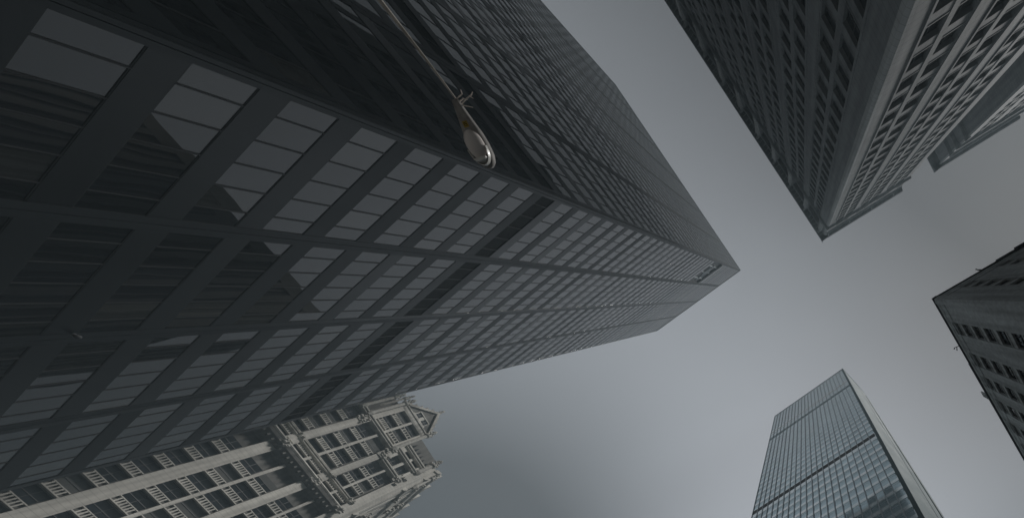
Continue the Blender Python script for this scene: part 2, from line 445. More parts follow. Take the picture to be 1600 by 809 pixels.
wall.build('wall', [M['bronze']], GT, fix=True)
lv = MB()
for F, ed in ((GL, el), (GR, er)):
    for b, (s0, s1) in enumerate(ed):
        lv.box(F, s0+.003, s1-.003, 52.96, 55.34, -.34, -.16, 0)
        for k in range(12): lv.box(F, s0+.004, s1-.004, 53.0+k*.19, 53.05+k*.19, -.16, -.04, 0)
        w = s1-s0; c = (s0+s1)/2
        for q in (-4.6, -2.3, 0, 2.3, 4.6): lv.box(F, c+q-.05, c+q+.05, 52.97, 55.33, -.15, .03, 1)
lv.build('louvre_band', [M['louvre'], M['mullion']], GT)
repeats('window', wl+wr, [M['tglass'], M['mullion']], GT)
ct = MB()
ct.box(GL, -.05, 54.7, 198.9, 199.35, .0, .12); ct.box(GL, -.05, 54.7, HT, HT+.25, -.5, .1)
ct.box(GR, -.05, 86.05, HT, HT+.22, -.5, .1); ct.box(GR, .1, 86.05, 198.9, 199.35, .0, .12)
ct.build('coping', [M['mullion']], GT)
bay = MB()
bay.box(GL, .76, 12.95, 146.3, 159.2, -.34, -.30, 0)
bay.box(GL, .76, 12.95, 159.25, 160.1, -.2, .35, 1)
bay.box(GL, 2.5, 11.5, 152.2, 152.9, -.28, .02, 2); bay.box(GL, 4.0, 8.0, 150.4, 150.9, -.28, .0, 2); bay.box(GL, 6.0, 10.0, 155.0, 155.5, -.28, .0, 2)
for q in (3.2, 6.8, 10.4): bay.box(GL, q, q+.25, 146.4, 159.1, -.29, -.05, 2)
bay.build('service_bay', [M['louvre'], M['pale_metal'], M['alum_col']], GT)

fx = thing('wall_fixture', 'small round metal fixture mounted on a dark spandrel of the black glass tower', 'fixture', GL.pt(26.66, 29.55, .07))
q = GL.pt(26.66, 29.55, .07)
b = MB(); b.tube([q, (q[0], q[1]-.16, q[2])], [.10, .09], 12); b.build('bracket', [M['grey_dark']], fx)
b = MB(); b.lathe((q[0], q[1]-.26, q[2]-.12), [(.02, 0), (.11, .03), (.15, .1), (.15, .2), (.08, .27)], 14); b.build('dome', [M['grey_dark']], fx, smooth=True)

# ------------------------------------------------------------------ the stone tower with the deep cornice (upper right)
ST = thing('stone_office_tower', 'massive grey stone office block with pale corner strip and deep cornice, upper right', 'building', (-17.9, 12.5, 0))
WC = (-17.9, 12.5)
EL = Face(WC, 85.7); ER = Face(WC, -176.5)
W2 = (-63.5, 9.72); E2R = Face(W2, -176.5); E2L = Face(W2, 85.7)
HE = 150.0
def punched(wall, F, cols, z_first, pitch, h, z_bot, z_top, s_min, s_max, d_in, proud):
    """a wall of full-height piers with window stacks between them; returns window slots"""
    slots = []
    s = s_min
    for (a, b) in cols+[(s_max, s_max)]:
        if a > s: wall.box(F, s, a, z_bot, z_top, -1.0, proud)
        s = b
    for (a, b) in cols:
        z = z_first; cur = z_bot
        while z < z_top-h-.5:
            wall.box(F, a-.002, b+.002, cur, z, -1.0, proud-d_in*.2)
            wall.box(F, a+.02, b-.02, z-.16, z+.02, -.6, proud-.04)
            slots.append((a, z, b-a, h)); cur = z+h; z += pitch
        wall.box(F, a-.002, b+.002, cur, z_top, -1.0, proud-d_in*.55)
    return slots
def sash(w, h, bars=1, depth=.55):
    def make(b, L):
        b.box(L, .01, w-.01, .01, h*.5, -depth-.08, -depth, 0)
        b.box(L, .01, w-.01, h*.5+.004, h-.01, -depth-.05, -depth+.02, 0)
        b.box(L, .012, w-.012, h*.5-.05, h*.5+.05, -depth-.05, -depth+.07, 1)
        for k in range(bars): x = w*(k+1)/(bars+1); b.box(L, x-.05, x+.05, .012, h-.012, -depth-.05, -depth+.06, 1)
        b.box(L, .012, .1, .012, h-.012, -depth-.05, -depth+.05, 1); b.box(L, w-.1, w-.012, .012, h-.012, -depth-.05, -depth+.05, 1)
    return make
wall = MB(); pale = MB(); wins = []
def bays(first, n, pitch, w1, mu, w2):
    c = []
    for k in range(n):
        a = first+k*pitch; c += [(a, a+w1), (a+w1+mu, a+w1+mu+w2)]
    return c
TOPW = 131.0
colsL = bays(4.2, 10, 8.5, 2.5, .85, 2.45)
colsR = bays(3.0, 3, 8.75, 2.4, .75, 2.6)
for F, cols, smax, s0 in ((EL, colsL, 92.0, 0.9), (ER, colsR, 29.0, 0.75)):
    for (a, z, w, h) in punched(wall, F, cols, -1.1, 4.28, 2.75, -CAMZ, TOPW, s0, smax, .45, 0.0):
        wins.append((F, a, z, w, h, ('s', round(w, 3), h), sash(w, h)))
    # thin raised fillets on the piers
    for k in range(0, len(cols)-1, 2):
        a = cols[k][0]; wall.box(F, a-.42, a-.14, 3, TOPW-4, -.3, .14); b2 = cols[k+1][1]; wall.box(F, b2+.14, b2+.42, 3, TOPW-4, -.3, .14)
    # frieze storeys above the string course
    wall.profile(F, -.35, smax+.3, [(-.9, TOPW), (0, TOPW), (.55, TOPW+.5), (.55, TOPW+1.1), (-.9, TOPW+1.1)])
    if F is EL:
        for k in range(len(cols)//2+1):
            a = cols[2*k][0] if 2*k < len(cols) else smax
            p0 = 0.9 if k == 0 else cols[2*k-1][1]
            wall.box(F, p0, a, TOPW+1.1, HE-1.2, -1.0, -.02)
        wall.box(F, .9, smax, HE-4.5, HE-1.0, -1.05, -.06)
    else:
        wall.box(F, .75, smax, TOPW+1.1, TOPW+6.0, -1.0, -.02); wall.box(F, .75, smax, TOPW+8.4, HE-1.0, -1.0, -.02)
        for k in range(4): a = 4.0+k*7.6; wall.box(F, a-4.2+.9, a-.2, TOPW+6.0, TOPW+8.4, -1.0, -.03)
        wall.profile(F, .2, smax+.3, [(-.5, TOPW+11), (0, TOPW+11), (.4, TOPW+11.5), (-.5, TOPW+11.6)])
# chamfered corner strip, its light put into pale stone
k0 = Vector(WC)
a1 = k0+EL.u*.9; a2 = k0+ER.u*.75
pale.prism([(a1.x, a1.y), (k0.x-.02, k0.y+.42), (k0.x-.36, k0.y+.02), (a2.x, a2.y), (a2.x-.3, a2.y+1), (a1.x-.9, a1.y+.2)], -CAMZ, HE-1.2)
c = [k0+EL.u*1.0+ER.u*1.0, k0+EL.u*91.7+ER.u*1.0, k0+EL.u*91.7+ER.u*28.7, k0+EL.u*1.0+ER.u*28.7]
dark = MB(); dark.prism([(q.x, q.y) for q in c], -CAMZ, HE-1)
# rear wing beyond the light court
k2 = Vector(W2)
cols2 = bays(3.0, 3, 8.75, 2.4, .75, 2.6)
for (a, z, w, h) in punched(wall, E2R, cols2, -1.1, 4.28, 2.75, -CAMZ, TOPW, .75, 29.0, .45, 0.0):
    wins.append((E2R, a, z, w, h, ('s', round(w, 3), h), sash(w, h)))
colsC = [(15.6, 17.2)]
E2C = Face(W2, 85.7)
for (a, z, w, h) in punched(wall, E2C, colsC, -1.1, 4.28, 2.2, -CAMZ, HE-3, .55, 34.0, .45, 0.0):
    wins.append((E2C, a, z, w, h, ('s', round(w, 3), h), sash(w, h)))
wall.profile(E2R, -.3, 29.2, [(-.9, TOPW), (0, TOPW), (.55, TOPW+.5), (.55, TOPW+1.1), (-.9, TOPW+1.1)])
wall.box(E2R, .75, 29, TOPW+1.1, HE-1, -1.0, -.02); wall.profile(E2R, .2, 29, [(-.5, TOPW+9), (0, TOPW+9), (.5, TOPW+9.5), (-.5, TOPW+9.6)])
for z in (TOPW-6, TOPW+.6, TOPW+6): wall.profile(E2C, -.3, 12, [(-.5, z), (0, z), (.8, z+.7), (.8, z+1.3), (-.5, z+1.3)])
b1 = k2+E2R.u*.75; b2 = k2+E2C.u*.55
pale.prism([(b2.x, b2.y), (k2.x+.02, k2.y-.02), (b1.x, b1.y), (b1.x, b1.y+1), (b2.x-.8, b2.y+.3)], -CAMZ, HE-1.2)
c = [k2+E2C.u*.6+E2R.u*.8, k2+E2C.u*60+E2R.u*.8, k2+E2C.u*60+E2R.u*28.7, k2+E2C.u*.6+E2R.u*28.7]
dark.prism([(q.x, q.y) for q in c], -CAMZ, HE-1.1)
j0 = k0+ER.u*28.0; c = [j0+EL.u*34, j0+EL.u*90, j0+EL.u*90+ER.u*20, j0+EL.u*34+ER.u*20]
dark.prism([(q.x, q.y) for q in c], -CAMZ, HE-1.3)
wall.build('wall', [M['grey_stone']], ST, fix=True)
pale.build('corner_strip', [M['grey_pale']], ST, fix=True)
dark.build('core_wall', [M['grey_dark']], ST, fix=True)
repeats('window', wins, [M['wglass'], M['sash']], ST)
# cornice: slab, fascia and big scrolled brackets
cn = MB()
def cornice(F, s0, s1, ov):
    cn.profile(F, s0, s1, [(-.8, HE-1.0), (ov-.35, HE-1.0), (ov-.1, HE-.7), (ov, HE-.35), (ov, HE), (ov-.25, HE), (ov-.25, HE-.2), (-.8, HE-.2)])
cornice(EL, -.9, 92.5, 1.72); cornice(ER, -1.72, 31.3, .9)
cornice(E2R, -2.2, 29.5, .9); cornice(E2C, -.9, 14, 2.2)
cn.build('cornice', [M['grey_stone']], ST, fix=True)
br = MB()
def bracket(F, s, big):
    w, d, h = (.55, 1.3, 2.6) if big else (.22, 1.1, .5)
    br.profile(F, s-w/2, s+w/2, [(-.05, HE-1.02), (d, HE-1.02), (d, HE-1.02-h*.25), (d*.55, HE-1.02-h*.55), (.1, HE-1.02-h), (-.05, HE-1.02-h)])
for k in range(11): bracket(EL, 2.6+k*8.5, True)
for k in range(60): bracket(EL, 1.2+k*1.42, False)
for k in range(4): br.profile(ER, 1.2+k*8.75, 1.6+k*8.75, [(-.05, HE-1.02), (.6, HE-1.02), (.3, HE-2.0), (-.05, HE-2.2)])
br.build('bracket', [M['grey_pale']], ST, fix=True)
# pale carved panels between the frieze windows, light put into their colour, leaning out with the brackets
for k in range(11):
    s = 2.6+k*8.5; pn = MB()
    pn.profile(EL, s-.75, s+.75, [(-.02, 136.5), (.25, 137.0), (.5, 141.5), (.9, 145.4), (-.02, 145.4)])
    pn.profile(EL, s-.4, s+.4, [(.2, 134.8), (.5, 135.0), (.55, 136.4), (.2, 136.4)])
    pn.build('frieze_panel', [M['grey_pale']], ST, fix=True)
fp = MB(); q = EL.pt(-.9, HE, 1.6); fp.tube([q, (q[0]-.2, q[1]-.3, q[2]+3.0)], [.09, .04], 8); fp.build('roof_pole', [M['grey_dark']], ST)
par = MB()
q = k0+ER.u*24; 
par.box(ER, 26.5, 32.0, HE-14, HE-7.5, -6.0, -1.1); par.box(ER, 27.5, 31.0, HE-16, HE-13.9, -5, -1.3)
par.build('rooftop_plant', [M['louvre']], ST, fix=True)

# ------------------------------------------------------------------ the pale aluminium tower (lower right)
AT = thing('aluminium_tower', 'distant pale aluminium and glass slab tower with two dark floor bands, lower right', 'building', (2.26, -48.5, 0))
A0 = (2.26, -48.5); HA = 220.0
AF = Face(A0, -2.6); AS = Face(A0, -100.0)
WA = 52.4; NB = 22; PB = (WA-1.0)/NB
wall = MB(); wins = []
wall.box(AF, -.02, .98, -CAMZ, HA, -.5, .12, 1)
dk = ((108.6, 111.0), (188.4, 189.6))
z = 3.6; rows = []
while z < HA-4: rows.append(z); z += 4.0
for b in range(NB):
    s0 = 1.0+b*PB; s1 = s0+PB
    wall.box(AF, s1-.13, s1+.13, -CAMZ, HA, -.4, .22, 2)
    for z in rows:
        if any(a-1 < z+2 < c+1.2 for a, c in dk): continue
        wins.append((AF, s0+.14, z, PB-.28, 2.75, 'a', lambda bb, L, w=PB-.28: (bb.box(L, 0, w, 0, 2.75, -.3, -.05, 0), bb.box(L, 0, w, 1.9, 1.96, -.06, -.02, 1))))
cur = -CAMZ
skip = [z for z in rows if any(a-1 < z+2 < c+1.2 for a, c in dk)]
for z in rows:
    if z in skip: continue
    wall.box(AF, .9, WA+.1, cur, z, -.4, .03); cur = z+2.75
wall.box(AF, .9, WA+.1, cur, HA, -.4, .03)
wall.box(AF, .9, WA+.1, 178.6, 180.2, -.3, .08, 1)
LS = 21.0
wall.box(AS, .02, .95, -CAMZ, HA, -.5, .10, 1)
for z in range(0, 55): wall.box(AS, .98, 13.6, z*4.0-CAMZ+.03, z*4.0+4.0-CAMZ-.03, -.5, .02, 1)
wall.box(AS, 14.0, LS, -CAMZ, HA, -.5, .05, 1); wall.box(AS, LS-2.2, LS, -CAMZ, HA-12, -.5, .3, 1)
k0 = Vector(A0); c = [k0+AF.u*.4+AS.u*.4, k0+AF.u*WA+AS.u*.4, k0+AF.u*WA+AS.u*(LS-.2), k0+AF.u*.4+AS.u*(LS-.2)]
wall.prism([(q.x, q.y) for q in c], -CAMZ, HA-.4)
wall.build('wall', [M['alum'], M['alum_pale'], M['alum_col']], AT, fix=True)
bd = MB()
for a, c in dk:
    for b in range(NB): s0 = 1.0+b*PB; bd.box(AF, s0+.135, s0+PB-.135, a, c, -.2, .06)
    bd.build('louvre_band', [M['louvre']], AT); bd = MB()
repeats('window', wins, [M['lglass'], M['alum_col']], AT)
cp = MB(); cp.box(AF, -.1, WA+.1, HA, HA+.5, -.6, .2); cp.box(AS, .1, LS, HA, HA+.45, -.6, .15); cp.build('coping', [M['alum_pale']], AT)

# ------------------------------------------------------------------ the grey brick building at the right edge
BT = thing('brick_building', 'grey brick office building with stacked windows cut off by the right edge of the photo', 'building', (-18.08, -12.17, 0))
B0 = (-18.08, -12.17); HB = 63.0
BR = Face(B0, -94.0); BL = Face(B0, -177.1)
wall = MB(); wins = []; bands = []
colsR = [(4.4, 6.8), (10.5, 13.2), (15.5, 18.2), (20.6, 23.4), (26.0, 28.8), (31.4, 34.2), (36.8, 39.4)]
colsL = [(3.6, 5.5), (9.6, 11.4), (14.6, 16.6), (19.6, 21.6), (24.6, 26.6)]
for F, cols, smax in ((BR, colsR, 46.0), (BL, colsL, 34.0)):
    s = 0.0
    for (a, b) in cols+[(smax, smax)]:
        wall.box(F, s if s else .004, a, -CAMZ, HB, -.9, 0.0); s = b
    for (a, b) in cols:
        z = 54.85-3.57*15; cur = -CAMZ
        while z < 60:
            h = 2.45
            if cur > 0: bands.append((F, a, cur, b-a, z-cur, ('k', round(b-a, 2)), lambda q, L, w=b-a, h=z-cur: (q.box(L, .002, w-.002, 0, h, -.6, -.12), q.box(L, .03, w-.03, h-.22, h-.02, -.6, -.02))))
            else: wall.box(F, a+.002, b-.002, cur, z, -.6, -.12)
            wins.append((F, a, z, b-a, h, ('b', round(b-a, 2)), sash(b-a, h, 2, .4))); cur = z+h; z += 3.57
        wall.box(F, a-.002, b+.002, cur, HB, -.9, -.01)
    for z in (HB-1.4, HB-3.4): wall.box(F, .05, smax, z, z+.25, -.2, .07)
k0 = Vector(B0); c = [k0+BR.u*.5+BL.u*.5, k0+BR.u*45.7+BL.u*.5, k0+BR.u*45.7+BL.u*33.6, k0+BR.u*.5+BL.u*33.6]
wall.prism([(q.x, q.y) for q in c], -CAMZ, HB-.5)
wall.build('wall', [M['brick']], BT, fix=True); repeats('spandrel', bands, [M['brick_band']], BT)
repeats('window', wins, [M['wglass'], M['sash']], BT)
cp = MB(); cp.box(BR, -.18, 46, HB, HB+.45, -.6, .16); cp.box(BL, .1, 34, HB, HB+.42, -.6, .18)
cp.box(BR, 13.5, 46, HB+.45, HB+1.0, -.5, .10)
cp.box(BL, 9.2, 34, HB+.42, HB+1.1, -.5, .12); cp.box(BL, 12.0, 34, HB+1.1, HB+2.0, -.5, .14); cp.box(BL, 14.8, 34, HB-.2, HB+1.0, .12, .55)
cp.build('coping', [M['grey_dark']], BT, fix=True)
vp = MB(); q = BL.pt(8.8, HB, .1); vp.tube([q, (q[0], q[1]+.1, q[2]+1.6), (q[0]+.15, q[1]+.35, q[2]+2.0)], [.12, .12, .14], 8); vp.build('vent_pipe', [M['grey_dark']], BT)
vp = MB(); q = BR.pt(9.4, HB, .1); vp.tube([q, (q[0]+.7, q[1], q[2]+.6), (q[0]+.9, q[1]-.2, q[2]+.6)], [.07, .06, .16], 8); vp.tube([(q[0]+.45, q[1], q[2]+.3), (q[0]+.7, q[1]-.5, q[2]+.1)], [.05, .1], 8); vp.build('roof_bracket', [M['grey_dark']], BT)
vp = MB(); vp.box(BR, 20.2, 21.4, HB+.3, HB+2.2, .1, .35); vp.box(BR, 20.4, 21.2, HB+.5, HB+2.0, .35, .37, 1); vp.build('roof_panel', [M['pale_metal'], M['grey_pale']], BT)

# ------------------------------------------------------------------ the Gothic stone building (lower left)
GK = 1.6
GA = (78.673*GK, 13.179*GK)
GF = Face(GA, 180-68.211)
GO = thing('gothic_building', 'ornate pale stone Gothic office building with pinnacled gable, lower left behind the glass tower', 'building', (GA[0], GA[1], 0))
# columns of windows, s measured from the right-hand corner of the front (raw units, times GK)
gcols = [(.3, 2.15, 4), (2.5, 4.3, 4), (5.6, 8.05, 6), (8.45, 10.7, 6), (12.1, 14.0, 5), (14.4, 16.6, 6), (18.0, 20.2, 6), (20.6, 22.8, 6)]
gp = MB(); trim = MB(); carved = MB(); wins = []; panels = []; shade = MB()
def baluster(w, h, n):
    def make(b, L):
        b.box(L, .02, w-.02, .0, h, -.62, -.35, 0)
        b.box(L, .0, w, 0, .16, -.35, .06, 1); b.box(L, .06, w-.06, h-.13, h, -.35, -.02, 1)
        for k in range(n):
            x = w*.09+(w*.82)*(k+.5)/n; b.box(L, x-.11, x+.11, .16, h-.13, -.33, -.04, 1)
    return make
zr = 50.0*GK
base = 43.72-2.213*19
def stack(a, b, n, z0r, z1r):
    """windows over balustraded panels between two heights"""
    k = 0
    while base+2.213*k < z1r:
        zg = base+2.213*k; k += 1
        if zg < z0r or zg+2.0 > z1r: continue
        panels.append((GF, a*GK, zg*GK, (b-a)*GK, .78*GK, ('p', round(b-a, 2), n), baluster((b-a)*GK, .78*GK, n)))
        wins.append((GF, a*GK, (zg+.78)*GK, (b-a)*GK, 1.43*GK, ('g', round(b-a, 2)), sash((b-a)*GK, 1.43*GK, 1, .75)))
for (a, b, n) in gcols: stack(a, b, n, -1, 50.1); 
for (a, b, n) in gcols[2:]: stack(a, b, n, 52.4, 62.5)
for (a, b, n) in gcols[:2]: stack(a, b, n, 52.4, 60.0)
# piers and slim mullions
for (s0, s1) in ((4.38, 5.6), (10.7, 12.1), (16.6, 18.0), (22.8, 24.5)):
    gp.box(GF, s0*GK, s1*GK, -CAMZ, 50.4*GK, -1.5, .32)
    gp.box(GF, (s0+.12)*GK, (s1-.12)*GK, 52.2*GK, 62.9*GK, -1.5, .22)
for (s0, s1) in ((2.15, 2.5), (8.05, 8.45), (14.0, 14.4), (20.2, 20.6)):
    trim.box(GF, s0*GK, s1*GK, -CAMZ, 50.3*GK, -1.4, -.02); trim.box(GF, s0*GK, s1*GK, 52.0*GK, 62.9*GK, -1.4, -.05)
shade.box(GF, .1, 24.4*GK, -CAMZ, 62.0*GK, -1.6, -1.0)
# lower cornice with a deep corbelled underside, then string courses
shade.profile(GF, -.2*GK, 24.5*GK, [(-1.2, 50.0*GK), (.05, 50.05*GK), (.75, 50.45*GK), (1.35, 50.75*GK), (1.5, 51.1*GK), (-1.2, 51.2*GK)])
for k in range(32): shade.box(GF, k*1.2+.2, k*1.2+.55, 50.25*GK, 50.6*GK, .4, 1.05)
trim.profile(GF, -.2*GK, 24.5*GK, [(-1, 51.2*GK), (1.5, 51.15*GK), (1.68, 51.3*GK), (1.6, 51.45*GK), (-1, 51.5*GK)])
for z, d in ((53.15, .42), (53.38, .55), (53.62, .34)): trim.profile(GF, 4.4*GK, 24.5*GK, [(-1, z*GK), (d-.12, z*GK), (d, (z+.05)*GK), (d, (z+.12)*GK), (-1, (z+.13)*GK)])
for z, d in ((53.15, .42), (53.38, .55)): trim.profile(GF, -.2*GK, 4.38*GK, [(-1, z*GK), (d-.12, z*GK), (d, (z+.05)*GK), (d, (z+.12)*GK), (-1, (z+.13)*GK)])
# frieze windows between the two courses
for (a, b, n) in gcols:
    trim.box(GF, (a-.06)*GK, (b+.06)*GK, 53.05*GK, 53.16*GK, -1.2, .1)
    wins.append((GF, a*GK, 51.75*GK, (b-a)*GK, 1.28*GK, ('f', round(b-a, 2)), sash((b-a)*GK, 1.28*GK, 1, .6)))
for (s0, s1) in ((4.38, 5.6), (10.7, 12.1), (16.6, 18.0), (2.15, 2.5), (8.05, 8.45), (14.0, 14.4)): trim.box(GF, s0*GK, s1*GK, 51.45*GK, 53.14*GK, -1.3, .05)
# upper course below the gable
for s0, s1, zz in ((4.5, 24.4, 62.45), (-.2, 5.5, 63.3), (-.2, 5.2, 60.3), (-.4, 4.9, 64.9)):
    for z, d in ((0, .5), (.28, .75), (.55, .42)):
        trim.profile(GF, s0*GK, s1*GK, [(-1.4, (zz+z)*GK), (d-.15, (zz+z)*GK), (d, (zz+z+.06)*GK), (d, (zz+z+.15)*GK), (-1.4, (zz+z+.16)*GK)])
# right-hand upper storeys
for zz, h in ((60.85, 1.1), (61.95-.0, 0)):
    if h:
        for (a, b) in ((.5, 2.0), (2.45, 3.95)):
            wins.append((GF, a*GK, zz*GK, (b-a)*GK, 1.5*GK, ('r', b-a), sash((b-a)*GK, 1.5*GK, 1, .5)))
for (a, b) in ((.7, 2.0), (2.45, 3.8)): wins.append((GF, a*GK, 63.75*GK, (b-a)*GK, 1.0*GK, ('r2', round(b-a, 2)), sash((b-a)*GK, 1.0*GK, 1, .4)))
trim.box(GF, 2.0*GK, 2.45*GK, 60.4*GK, 65*GK, -1.3, .0); trim.box(GF, 3.95*GK, 5.2*GK, 60.4*GK, 65*GK, -1.3, .1)
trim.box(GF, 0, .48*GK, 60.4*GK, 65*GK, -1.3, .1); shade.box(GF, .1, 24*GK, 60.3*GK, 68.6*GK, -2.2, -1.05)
# gable storeys
for zz in (63.1, ):
    for (a, b) in ((5.9, 8.2), (8.6, 10.9)):
        stack(a, b, 6 if a > 8 else 4, 63.0, 68.4)
trim.box(GF, 8.2*GK, 8.6*GK, 62.9*GK, 69.0*GK, -1.3, .02)
gp.box(GF, 10.9*GK, 11.7*GK, 62.9*GK, 69.0*GK, -1.4, .12); gp.box(GF, 5.6*GK, 5.9*GK, 62.9*GK, 69.0*GK, -1.4, .05)
# left of the gable: steep roof, dormers hidden behind the tower edge
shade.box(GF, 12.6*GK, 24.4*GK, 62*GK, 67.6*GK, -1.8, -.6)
carved.profile(GF, 5.5*GK, 11.7*GK, [(-1.3, 68.2*GK), (.1, 68.2*GK), (.25, 68.5*GK), (.25, 68.95*GK), (.45, 69.05*GK), (.45, 69.25*GK), (-1.3, 69.3*GK)])
gable = [(5.1, 69.0), (11.9, 69.0), (8.55, 73.2)]
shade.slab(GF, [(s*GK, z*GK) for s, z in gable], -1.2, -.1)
def bar(mb, p, q, w, d0, d1):
    (s0, z0), (s1, z1) = p, q; L = math.hypot(s1-s0, z1-z0); nx, nz = -(z1-z0)/L*w/2, (s1-s0)/L*w/2
    mb.slab(GF, [((s0-nx)*GK, (z0-nz)*GK), ((s1-nx)*GK, (z1-nz)*GK), ((s1+nx)*GK, (z1+nz)*GK), ((s0+nx)*GK, (z0+nz)*GK)], d0, d1)
bar(carved, (12.1, 69.0), (8.55, 73.5), .42, -1.3, .45); bar(carved, (5.0, 69.0), (8.5, 73.5), .42, -1.28, .44)
for k in range(1, 6):
    for sgn, s_end in ((1, 12.1), (-1, 5.0)):
        f = k/6; s = 8.55+(s_end-8.55)*f; z = 73.5-4.5*f
        carved.slab(GF, [((s+sgn*.12)*GK, (z+.15)*GK), ((s+sgn*.5)*GK, (z+.42)*GK), ((s+sgn*.42)*GK, (z-.05)*GK)], -.2, .25)
for (a, b) in ((7.25, 8.25), (8.8, 9.75)): wins.append((GF, a*GK, 69.55*GK, (b-a)*GK, 1.05*GK, ('gw', round(b-a, 2)), sash((b-a)*GK, 1.05*GK, 1, .0)))
for (a, b) in ((7.15, 7.25), (8.25, 8.8), (9.75, 9.9)): trim.box(GF, a*GK, b*GK, 69.4*GK, 70.75*GK, -.3, .12)
trim.box(GF, 6.9*GK, 10.1*GK, 69.3*GK, 69.55*GK, -.3, .3); trim.box(GF, 7.2*GK, 9.85*GK, 70.62*GK, 70.8*GK, -.3, .25)
# round pinnacle shafts beside the gable and at the corner, with crocketed finials
def pinnacle(s, z0, z1, r, d=.35, top=1.9):
    pin = MB()
    x, y, _ = GF.pt(s*GK, 0, d)
    pin.lathe((x, y, CAMZ), [(r*.75, z0*GK-.8), (r*1.15, z0*GK), (r*1.15, z0*GK+.5), (r*.85, z0*GK+.7), (r*.8, z1*GK-.6), (r*1.25, z1*GK-.3), (r*1.3, z1*GK+.1), (r*.9, z1*GK+.3)], 8)
    pin.lathe((x, y, CAMZ), [(r*1.0, z1*GK+.3), (r*.55, z1*GK+top*.6), (r*.18, z1*GK+top*1.25), (r*.45, z1*GK+top*1.35), (r*.5, z1*GK+top*1.5), (r*.1, z1*GK+top*1.7)], 8)
    for lv in range(3):
        for q in range(4):
            a = q*math.pi/2+lv*.5; rr = r*(1.15-.28*lv); zz = z1*GK+CAMZ+.45+lv*top*.42
            cx, cy = x+math.cos(a)*rr, y+math.sin(a)*rr
            pin.lathe((cx, cy, zz), [(.03, -.15), (r*.42, .05), (r*.3, .3), (.03, .45)], 5)
    pin.build('pinnacle', [M['carved']], GO, fix=True)
pinnacle(12.1, 63.0, 69.0, .62); pinnacle(5.3, 63.0, 69.2, .62); pinnacle(8.55, 73.1, 73.6, .42, -.4, 1.7)
pinnacle(-.25, 64.0, 67.0, .8, .2, 2.0); pinnacle(13.6, 63.0, 68.0, .5); pinnacle(-2.6, 63.0, 66.3, .7, -1.4, 2.0); pinnacle(12.9, 66, 70, .4, -.8)
# carved clusters where the courses meet the piers: each one a rough block with leaves and scrolls on it
def cluster(s, z, d, ws, wz, n, r0, r1, F=GF, wd=.25):
    mb = MB(); mb.box(F, s-ws*.8, s+ws*.8, z-wz*.8, z+wz*.8, d-.8, d-.05)
    for k in range(n):
        x, y, zz = F.pt(s+random.uniform(-ws, ws), z+random.uniform(-wz, wz), d+random.uniform(-.15, wd))
        r = random.uniform(r0, r1); mb.lathe((x, y, zz), [(.04, -r), (r, -.3*r), (r*.8, .6*r), (.05, r)], 6)
    mb.build('carving', [M['carved']], GO, fix=True)
for s in (4.95, 11.4, 17.3, -.1):
    cluster(s*GK, 51.05*GK, 1.45, 1.1, .6, 9, .2, .42); cluster(s*GK, 53.45*GK, .5, .9, .4, 7, .16, .34)
cluster(4.9*GK, 61.0*GK, .45, 1.4, 1.4, 18, .2, .45); cluster(.05*GK, 60.7*GK, .35, 1.2, 1.6, 18, .2, .45); cluster(11.6*GK, 61.6*GK, .45, .9, 1.2, 14, .2, .42)
# corner turret and the sunlit side wall
d = -GF.u
T = [GF.pt(.0, 0, .25), GF.pt(-1.3*GK, 0, .25), GF.pt(-2.4*GK, 0, -1.0), GF.pt(-2.2*GK, 0, -3.5), GF.pt(.0, 0, -3.5)]
gp.prism([(q[0], q[1]) for q in T][::-1], -CAMZ, 64.5*GK)
SB = (127.06, 18.1); GS = Face(SB, math.degrees(math.atan2(-.07, 1)))
gp.box(GS, .6, 46, -CAMZ, 108.5, -4.0, 0.0)
sidewins = []
for col in range(7):
    a = 4.2+col*5.6
    for k in range(5, 28):
        z = (base+2.213*k+.78)*GK
        if z < 62: sidewins.append((GS, a, z, 2.9, 2.2, 'gs', sash(2.9, 2.2, 1, -.16)))
    for s_ in (a-.7, a+3.0): gp.box(GS, s_, s_+.6, -CAMZ, 103, -.2, .14)
for z in (80, 84.5, 97, 103.5, 107.6): trim.profile(GS, .3, 46, [(-1, z), (.1, z), (.45, z+.5), (.45, z+.9), (-1, z+1.0)])
for k in range(12):
    cluster(random.uniform(1.5, 30), random.uniform(87, 107), .45, random.uniform(.5, 1.3), random.uniform(.5, 1.4), 8, .22, .5, GS)
for k in range(6):
    g2 = MB(); q = 5+k*6.0; g2.slab(GS, [(q-1.4, 108.4), (q+1.4, 108.4), (q, 111.8)], -.5, .5); g2.build('dormer_gable', [M['carved']], GO, fix=True)
gp.build('pier', [M['limestone']], GO, fix=True)
trim.build('string_course', [M['limestone']], GO, fix=True)
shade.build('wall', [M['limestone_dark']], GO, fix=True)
carved.build('gable', [M['carved']], GO, fix=True)
hid = lambda F, s: F is GF and s > 14.2*GK
repeats('window', wins+sidewins, [M['wglass'], M['sash']], GO, 100, hid)
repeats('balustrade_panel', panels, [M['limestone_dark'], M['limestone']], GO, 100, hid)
rf = MB()
r0, r1 = GF.pt(.4*GK, 65.2*GK, -.5), GF.pt(5.0*GK, 65.2*GK, -.5); r2, r3 = GF.pt(5.0*GK, 70.0*GK, -3.4), GF.pt(1.0*GK, 68.6*GK, -3.0)
rf.quad([r0, r1, r2, r3]); q0, q1 = GF.pt(5.0*GK, 69.8*GK, -16), GF.pt(1.0*GK, 68.4*GK, -16); rf.quad([r3, r2, q0, q1])
p0, p1, p2 = GF.pt(5.2*GK, 69*GK, -1.25), GF.pt(8.55*GK, 73.2*GK, -1.25), GF.pt(11.9*GK, 69*GK, -1.25)
